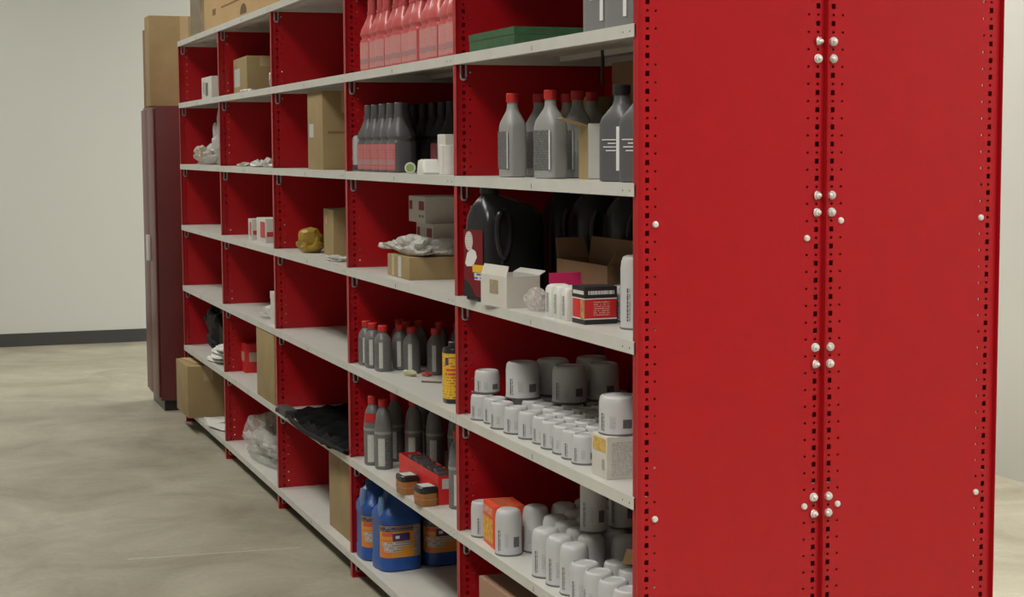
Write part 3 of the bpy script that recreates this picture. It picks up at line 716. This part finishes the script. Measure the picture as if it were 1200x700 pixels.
t = thing('green_lid', 'small round pale lid with green centre leaning beside white packet', 'roll', (.012, 1.70, Z3), 0)  # small loose lid with a green centre
ld_ = obj('disc', lathe([(.012, 0), (.017, .001), (.017, .006), (.013, .007)], 20), mat('pale_lid', (.55, .56, .48), .5), t, (0, 0, .017), rot=(radians(80), 0, radians(-18)))
obj('green_centre', lathe([(.012, .0071), (.0115, .0078)], 20), mat('green_centre', (.22, .33, .10), .5), ld_)

# ================= second bay, fourth shelf
def tr(t, a, b, h): sticker_x(t, a, -b*.30, -b*.02, .004, h-.002, LBL_W); sticker_x(t, a, b*.35, b*.55, .004, h-.002, TAPE, 'tape')
carton('shallow_carton', 'shallow brown carton with white sticker under a plastic bag', .036, .30, 1.795, 2.06, Z4, .070, CARD, radians(-1), None, False, tr)
def ws(t, a, b, h):
    for y0, y1 in ((-b+.012, -b+.075), (b-.05, b-.012)): sticker_x(t, a, y0, y1, h*.48, h*.82, mat('dark_red_print', (.28, .02, .03), .5), 'red_panel')
    for y0 in (-b+.02, -b+.055): sticker_x(t, a, y0, y0+.018, h*.2, h*.30, LBL_D, 'print')
G_W = 'white parts cartons in a stack'
for i, (lab, dy, dx) in enumerate((('white parts carton with red print, bottom of the stack', 0, 0), ('white parts carton with red print, middle of the stack', -.045, .012), ('white parts carton with red print, top of the stack', .0, 0))):
    carton('parts_carton', lab, .315+dx-.185, .425+dx-.01, 1.905+dy+.02, 2.10+dy+.035, Z4+.0845*i, .084, CARTON_W, radians(-2), G_W, False, ws) if i else carton('parts_carton', lab, .312, .425, 1.93, 2.13, Z4, .084, CARTON_W, 0, G_W, False, ws)
t = thing('plastic_bag', 'crumpled clear plastic bag with white contents on shallow carton', 'bag', (.088, 1.93, Z4+.071))
obj('film', finish(crumple(.047, .165, .055, 11, .35, 4), 'film', 12), CLEARW, t)
obj('contents', finish(crumple(.034, .10, .028, 12, .15, 3), 'contents', 30), PAPER, t, (.006, -.03, .001))
obj('side_film', finish(crumple(.085, .036, .050, 14, .3, 4), 'side_film', 12), CLEARW, t, (.095, -.094, .001))
obj('side_contents', finish(crumple(.085, .030, .030, 15, .1, 3), 'side_contents', 30), PAPER, t, (.095, -.094, .001))
obj('loose_end', finish(crumple(.035, .07, .02, 13, .5, 3), 'loose_end', 12), CLEARW, t, (-.030, .17, .012))

# ================= second bay, fifth shelf: pint bottles
G_PT = 'small grey pint bottles with red caps'
for i, (px, py) in enumerate(((430, 429), (437.5, 432), (449, 436), (470, 434), (483, 438), (511, 440))):
    x, y = foot(px, py, Z5, .026); pint('small grey bottle with red cap, %s from the left in front' % ORD[i], (x, y, Z5), radians(6), G_PT)
for i, (x, y) in enumerate(((.16, 2.36), (.215, 2.31), (.27, 2.25), (.165, 2.29), (.31, 2.17), (.36, 2.10))):
    pint('small grey bottle with red cap, %s from the left at the back' % ORD[i], (x, y, Z5), 0, G_PT)
t = thing('yellow_can', 'yellow and black tall can beside the dividing upright', 'can', (.065, 1.435, Z5))
YC = [(0, .034, .034, 3), (.012, .036, .036, 3), (.150, .036, .036, 3), (.160, .033, .033, 3)]
obj('body', loft(YC, 28), BLACKPL, t); obj('label', patch(YC, 170, 330, .014, .146, .0008, 16, 1), YELL_T, t)
obj('emblem', patch(YC, 196, 222, .112, .134, .0014, 6, 1), PURPLE, t); obj('red_title', patch(YC, 196, 300, .080, .104, .0014, 10, 1), print_mat('can_red_title', (.75, .40, .03), (.60, .06, .03), 3, 2, .6), t)
obj('cap', cap_mesh(.020, .160, .178, 20), BLACKPL, t)
for i, (nm, lab, px, py, size, m) in enumerate((('foil_scrap', 'yellowish curl of film lying before the pint bottles', 480, 441, (.014, .028, .02), mat('pale_yellow_film', (.50, .48, .30), .4)), ('candy_wrapper', 'small red and white wrapper lying on the shelf', 500, 441, (.018, .018, .012), mat('wrapper_red', (.55, .08, .07), .4, var=.6, vscale=60)))):
    p = atz(px, py, Z5); film(nm, lab, 'wrapper', (p.x, p.y, Z5), size, m, 20+i, .4, radians(30), 2)
p, q = atz(494, 448.5, Z5), atz(516, 449.5, Z5); t = thing('thin_stick', 'thin brown stick lying flat on the shelf', 'stick', (p.x, p.y, Z5+.0035)); d = q-p
obj('shaft', tube([(0, 0, 0), d*.5, d], .003, 6), mat('brown_wood', (.16, .09, .06), .6), t); obj('tip', tube([d*.98, d*1.05], [.0036, .002], 6), BLACKPL, t)

# ================= second bay, sixth shelf
G_A = 'tall grey bottles with red caps'
for i, (px, py) in enumerate(((437.5, 546), (450, 551))):
    x, y = foot(px, py, Z6, .03); additive('tall grey additive bottle with red cap, %s one' % ('left front', 'right front')[i], (x, y, Z6), 0, G_A, i == 0)
for i, (x, y) in enumerate(((.155, 2.18), (.205, 2.10), (.258, 2.03), (.315, 2.14), (.13, 2.32), (.22, 2.29))):
    additive('tall grey additive bottle in shadow, %s of the back ones' % ORD[i], (x, y, Z6), 0, G_A)
additive('tall grey bottle with white stripe squeezed against the dividing upright', (.095, 1.505, Z6), .1, G_A)
t = open_carton('display_carton', 'open red display carton holding silver pouches', .048, .112, 1.560, 1.985, Z6, .088, REDBOX, {}, 0, None, extra=lambda t, a, b, h: [sticker_y(t, b, -a+.012, a-.018, h*.55, h*.9, LBL_W)])
for i in range(7):
    yy = 1.600+i*.052; o = obj('silver_pouch', finish(loft([(0, .024, .004, 4), (.05, .026, .008, 4), (.074, .026, .006, 4), (.092, .025, .0012, 4)], 16), 'silver_pouch'), mat('silver_foil', (.30, .31, .33), .22, metal=.8), None, (.080, yy, Z6+.004), rot=(radians(random.uniform(-6, 8)), radians(random.uniform(-3, 3)), 0))
    tag(o, 'silver foil pouch standing in the red carton, %s from the right' % ORD[i], 'pouch', 'silver pouches in the red carton')
for i, (x, y) in enumerate(((.014, 1.775), (.016, 1.585))):
    t = thing('amber_jar', 'squat amber jar with black lid, %s of two by red carton' % ('left', 'right')[i], 'jar', (x, y, Z6), radians(5), 'squat amber jars')
    s = [(0, .026, .034, 5), (.003, .028, .036, 5), (.038, .028, .036, 5), (.042, .025, .033, 4)]
    b = obj('body', cached('jar_body', lambda: loft(s, 28), AMBER), None, t); obj('ridge', cached('jar_ridge', lambda: patch(s, 0, 360, .020, .024, .0014, 28, 1), mat('amber_light', (.45, .22, .08), .4)), None, t)
    l = obj('lid', cached('jar_lid', lambda: loft([(.042, .029, .037, 5), (.056, .029, .037, 5), (.059, .026, .034, 5)], 28), BLACKPL), None, t)
    obj('lid_label', cached('jar_lid_label', lambda: box(-.02, .02, -.026, .026, .059, .0598), LBL_W), None, l)

# ================= second bay, bottom shelf: blue jugs
G_J = 'blue washer fluid jugs with orange labels'
for lab, px, py, rz in (('blue fluid jug with orange label, leftmost and mostly hidden', 437, 655, 0), ('blue fluid jug with orange label, in front with full label', 462, 670, radians(6)), ('blue fluid jug with orange label, right and deeper in shelf', 516, 664, radians(4))):
    x, y = foot(px, py, Z7, .073); 
    if 'leftmost' in lab: x, y = .080, 2.355
    if 'front' in lab: x, y = .094, 2.190
    blue_jug(lab, (x, y, Z7), rz, G_J)
blue_jug('blue fluid jug with orange label, deep behind the front one', (.362, 2.352, Z7), 0, G_J)

# ================= third bay
carton('tall_carton', 'tall brown carton on the third shelf of the middle bay', .02, .21, 2.86, 3.10, Z3, .288, CARD, 0, None, True, lambda t, a, b, h: [sticker_x(t, a, b-.10, b-.03, .12, .17, LBL_W), sticker_y(t, b, -a+.02, a-.01, h*.46, h*.49, CARD_D, 'print')])
carton('square_carton', 'square brown carton beside the yellow bag', .10, .28, 3.02, 3.22, Z4, .178, CARD, radians(-3), None, True, lambda t, a, b, h: sticker_x(t, a, b-.075, b-.04, h*.68, h*.86, mat('small_red_label', (.55, .30, .25), .6, var=.4, vscale=60)))
film('yellow_bag', 'crumpled yellow plastic bag beside the square brown carton', 'bag', (.085, 3.36, Z4), (.055, .085, .085), YBAG, 31, .35)
film('film_scrap', 'small scrap of clear film at the shelf edge below the square carton', 'film', (.06, 2.80, Z4), (.04, .10, .018), CLEARW, 32, .5)
carton('bottom_carton', 'tall brown carton on the bottom shelf of the middle bay', .035, .30, 2.50, 2.90, Z7, .29, CARD, 0, None, True, lambda t, a, b, h: sticker_x(t, a, b-.16, b-.03, h*.80, h*.95, CARD_P, 'stain'))
# black sheet draped over the sixth shelf
t = thing('black_tray', 'black flexible ribbed liner lying over the shelf edge', 'liner', (0, 0, Z6))
def sheet():
    bm = bmesh.new(); NX, NY = 10, 34; V = []
    for j in range(NY+1):
        y = 2.47+(3.42-2.47)*j/NY; row = []; f = j/NY
        for i in range(NX+1):
            g = i/NX; xf = -.012-.022*sin(pi*min(1, f*1.15))+.012*f; x = xf+(.36-.10*f-xf)*g
            z = .018+.010*sin(j*1.7)+.006*sin(i*2.1+j*.6)+.02*g*(1-f*.6)
            if x < -.004: z = min(z, .012)-(-.004-x)*.55
            row.append(bm.verts.new((x, y, z)))
        V.append(row)
    for j in range(NY):
        for i in range(NX): bm.faces.new((V[j][i], V[j][i+1], V[j+1][i+1], V[j+1][i]))
    bmesh.ops.solidify(bm, geom=bm.faces[:], thickness=.006); return bm
obj('sheet', sheet(), DRKSHEET, t)
obj('edge_roll', tube([(-.010, 2.47, .012), (-.022, 2.72, .008), (-.032, 2.98, .004), (-.030, 3.22, .010), (-.016, 3.42, .020)], [.007, .009, .010, .010, .010], 8), DRKSHEET, t)
obj('end_clamp', box(-.034, .016, 3.34, 3.50, .004, .036, .006), mat('dark_clamp', (.05, .05, .05), .5), t)
obj('clamp_knob', lathe([(.014, 0), (.016, .004), (.016, .016), (.010, .020)], 14), mat('dark_clamp', (.05, .05, .05), .5), t, (-.028, 3.48, .010))

# ================= fourth bay
def bigtop(t, a, b, h):
    sticker_x(t, a, -b*.10, b*.45, .088, .096, CARD_D, 'print'); sticker_x(t, a, b*.62, b*.72, .07, .10, CARD_D, 'print')
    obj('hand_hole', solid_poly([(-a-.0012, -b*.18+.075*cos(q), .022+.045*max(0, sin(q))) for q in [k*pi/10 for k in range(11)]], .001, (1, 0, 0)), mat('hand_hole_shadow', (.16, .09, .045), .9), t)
carton('top_carton', 'large pale brown carton lying on top of the shelving', .03, .42, 3.66, 5.42, Z1, .36, CARD_L, 0, None, False, bigtop)
carton('taped_carton', 'brown carton with white sticker on the fourth bay second shelf', .055, .22, 4.42, 4.82, Z2, .168, CARD, radians(-2), None, True, lambda t, a, b, h: sticker_x(t, a, b-.20, b-.03, h*.22, h*.72, LBL_W))
film('plastic_bag', 'small clear plastic bag beside the taped carton', 'bag', (.06, 3.80, Z2), (.04, .06, .075), CLEARW, 41, .4)
film('paper_scrap', 'flat white paper scrap in front of the taped carton', 'paper', (.03, 4.32, Z2), (.025, .12, .014), PAPER, 42, .3)
for i, yy in enumerate((4.55, 4.22, 3.98, 3.80)):
    film('paper_scrap', 'flat pale paper scrap, %s from the left on empty third shelf' % ORD[i], 'paper', (.05, yy, Z3), (.03, .09, .018+.012*(i % 3)), PAPER if i % 2 else CLEARW, 44+i, .4, 0, 2, 'paper scraps')
def rw(t, a, b, h): sticker_x(t, a, -b+.01, b*.1, .02, h-.015, mat('red_print', (.5, .04, .05), .5), 'red_panel'); sticker_y(t, b, -a+.006, a-.006, h*.25, h*.45, mat('red_print', (.5, .04, .05), .5), 'red_band')
carton('parts_carton', 'small white carton with red print, left on the fourth shelf', .045, .115, 4.36, 4.44, Z4, .095, CARTON_W, 0, None, False, rw)
carton('parts_carton', 'small white carton with red print, right on the fourth shelf', .055, .155, 4.10, 4.30, Z4, .105, CARTON_W, 0, None, False, rw)
carton('white_carton', 'plain white upright carton against the upright on fifth shelf', .03, .14, 3.74, 3.90, Z5, .135, CARTON_W, 0, None, False, lambda t, a, b, h: obj('lid', box(-a-.001, a+.001, -b-.001, b+.001, h-.03, h+.001), CARTON_W, t))
film('clear_film', 'pile of clear film on the fifth shelf beside white carton', 'film', (.12, 4.12, Z5), (.09, .14, .05), CLEAR, 51, .4)
carton('red_carton', 'red carton with pale square at the sixth shelf left side', .085, .17, 4.79, 4.90, Z6, .14, REDBOX, 0, None, False, lambda t, a, b, h: [sticker_y(t, b, -a+.02, a-.012, h*.38, h*.70, mat('pale_square', (.50, .36, .26), .6)), sticker_x(t, a, -b+.02, b-.02, h*.38, h*.70, mat('pale_square', (.50, .36, .26), .6))])
carton('tall_carton', 'tall narrow brown carton standing on the sixth shelf', .0, .20, 3.70, 4.07, Z6, .300, CARD, 0, None, True, None)
t = thing('plastic_bag', 'large heap of clear plastic film on the bottom shelf', 'bag', (.14, 4.36, Z7))
obj('film', finish(crumple(.13, .42, .165, 61, .4, 4), 'film', 12), CLEAR, t)
obj('inner_film', finish(crumple(.10, .30, .11, 62, .5, 4), 'inner_film', 12), CLEARW, t, (.02, .03, .002))
obj('red_tie', tube([(-.03, -.32, .07), (-.02, -.35, .10), (0, -.37, .085)], .004, 6), REDCAP, t)

# ================= farthest bay
carton('white_carton', 'small white printed carton on the farthest bay upper shelf', .06, .20, 5.42, 5.72, Z2, .120, CARTON_W, 0, None, False, lambda t, a, b, h: [sticker_x(t, a, -b*.3, b*.2, h*.2, h*.75, LBL_D, 'print'), sticker_x(t, a, b*.4, b*.7, h*.3, h*.8, FTXT_Y, 'print')])
t = thing('plastic_bag', 'white plastic bag with pale bottle on the farthest third shelf', 'bag', (.085, 5.66, Z3))
obj('film', finish(crumple(.07, .22, .105, 71, .4, 4), 'film', 12), CLEARW, t)
obj('neck_film', finish(crumple(.06, .10, .26, 72, .25, 4), 'neck_film', 12), CLEARW, t, (.045, -.21, 0))
obj('yellow_tag', box(-.001, .001, -.02, .02, 0, .03), YELLOW, t, (-.066, -.09, .045))
film('black_bag', 'bunched black plastic bag on the farthest bay sixth shelf', 'bag', (.21, 5.66, Z6), (.16, .36, .29), DRKSHEET, 81, .18, 0, 4)
for i, (x, y, z, r) in enumerate(((.045, 5.30, 0, .1), (.05, 5.25, .025, -.1), (.055, 5.21, .048, .1), (.060, 5.19, .070, -.1))):
    o = obj('paper_bundle', finish(crumple(.045, .14, .024, 90+i, .12, 3), 'paper_bundle', 15), PAPER, None, (x, y, Z6+z), r)
    tag(o, 'white crumpled paper bundle, %s from the bottom of the pile' % ORD[i], 'paper', 'white paper bundles beside the black bag')
carton('front_carton', 'big brown carton jutting past the bottom shelf edge at far end', -.058, .16, 5.645, 6.03, Z7, .272, CARD, 0, None, True, lambda t, a, b, h: obj('torn_flap', solid_poly([(-a+.02, b-.02, h+.002), (a-.06, b-.03, h+.002), (a-.05, -b+.12, h+.002), (-a+.06, -b+.10, h+.002)], .003, (0, 0, 1)), CARD_L, t))
carton('small_carton', 'small rosy carton beside the jutting brown carton', .10, .20, 5.04, 5.18, Z7, .19, CARD_P, 0, None, False)
for i, (x, y) in enumerate(((.06, 5.48), (.05, 5.26), (.19, 5.36))):
    o = obj('paper_sheet', solid_poly([(-.06, -.10, .001), (.06, -.08, .010), (.055, .10, .003), (-.05, .09, .012)], .0015, (0, 0, 1)), PAPER, None, (x, y, Z7+.001+.004*i), .4*i)
    tag(o, 'white paper sheet on the farthest bottom shelf, %s from the aisle edge' % ('nearest', 'middle', 'farthest')[(1, 0, 2)[i]], 'paper', 'loose paper sheets')

# ================= beyond the far end
t = thing('steel_cabinet', 'dark maroon steel cabinet standing behind the far end', 'cabinet', (.30, 6.75, 0))
obj('body', box(-.375, .40, -.25, .25, .06, 1.735, .006), MAROON, t); obj('plinth', box(-.355, .38, -.23, .23, 0, .06), BLACKPL, t)
for s in (0, 1):
    dr = obj('door', box(-.387, -.3755, -.245+.246*s, -.001+.246*s, .08, 1.72, .003), MAROON, t); obj('handle', box(-.405, -.387, -.03+.045*s, -.015+.045*s, .85, 1.0, .003), ZINC, dr)
carton('tall_carton', 'tall brown carton standing on the maroon cabinet', -.095, .30, 6.53, 6.70, 1.736, .505, CARD, 0, None, True)
carton('wrapped_carton', 'grey-brown wrapped carton on top of the farthest bay end', .06, .36, 5.72, 6.04, Z1, .42, mat('grey_brown_wrap', (.25, .20, .13), .5, var=.3, vscale=12), 0, None, True)
carton('side_carton', 'brown carton on the maroon cabinet behind the tall one', -.07, .36, 6.76, 6.98, 1.736, .45, CARD_D, 0, None, True)
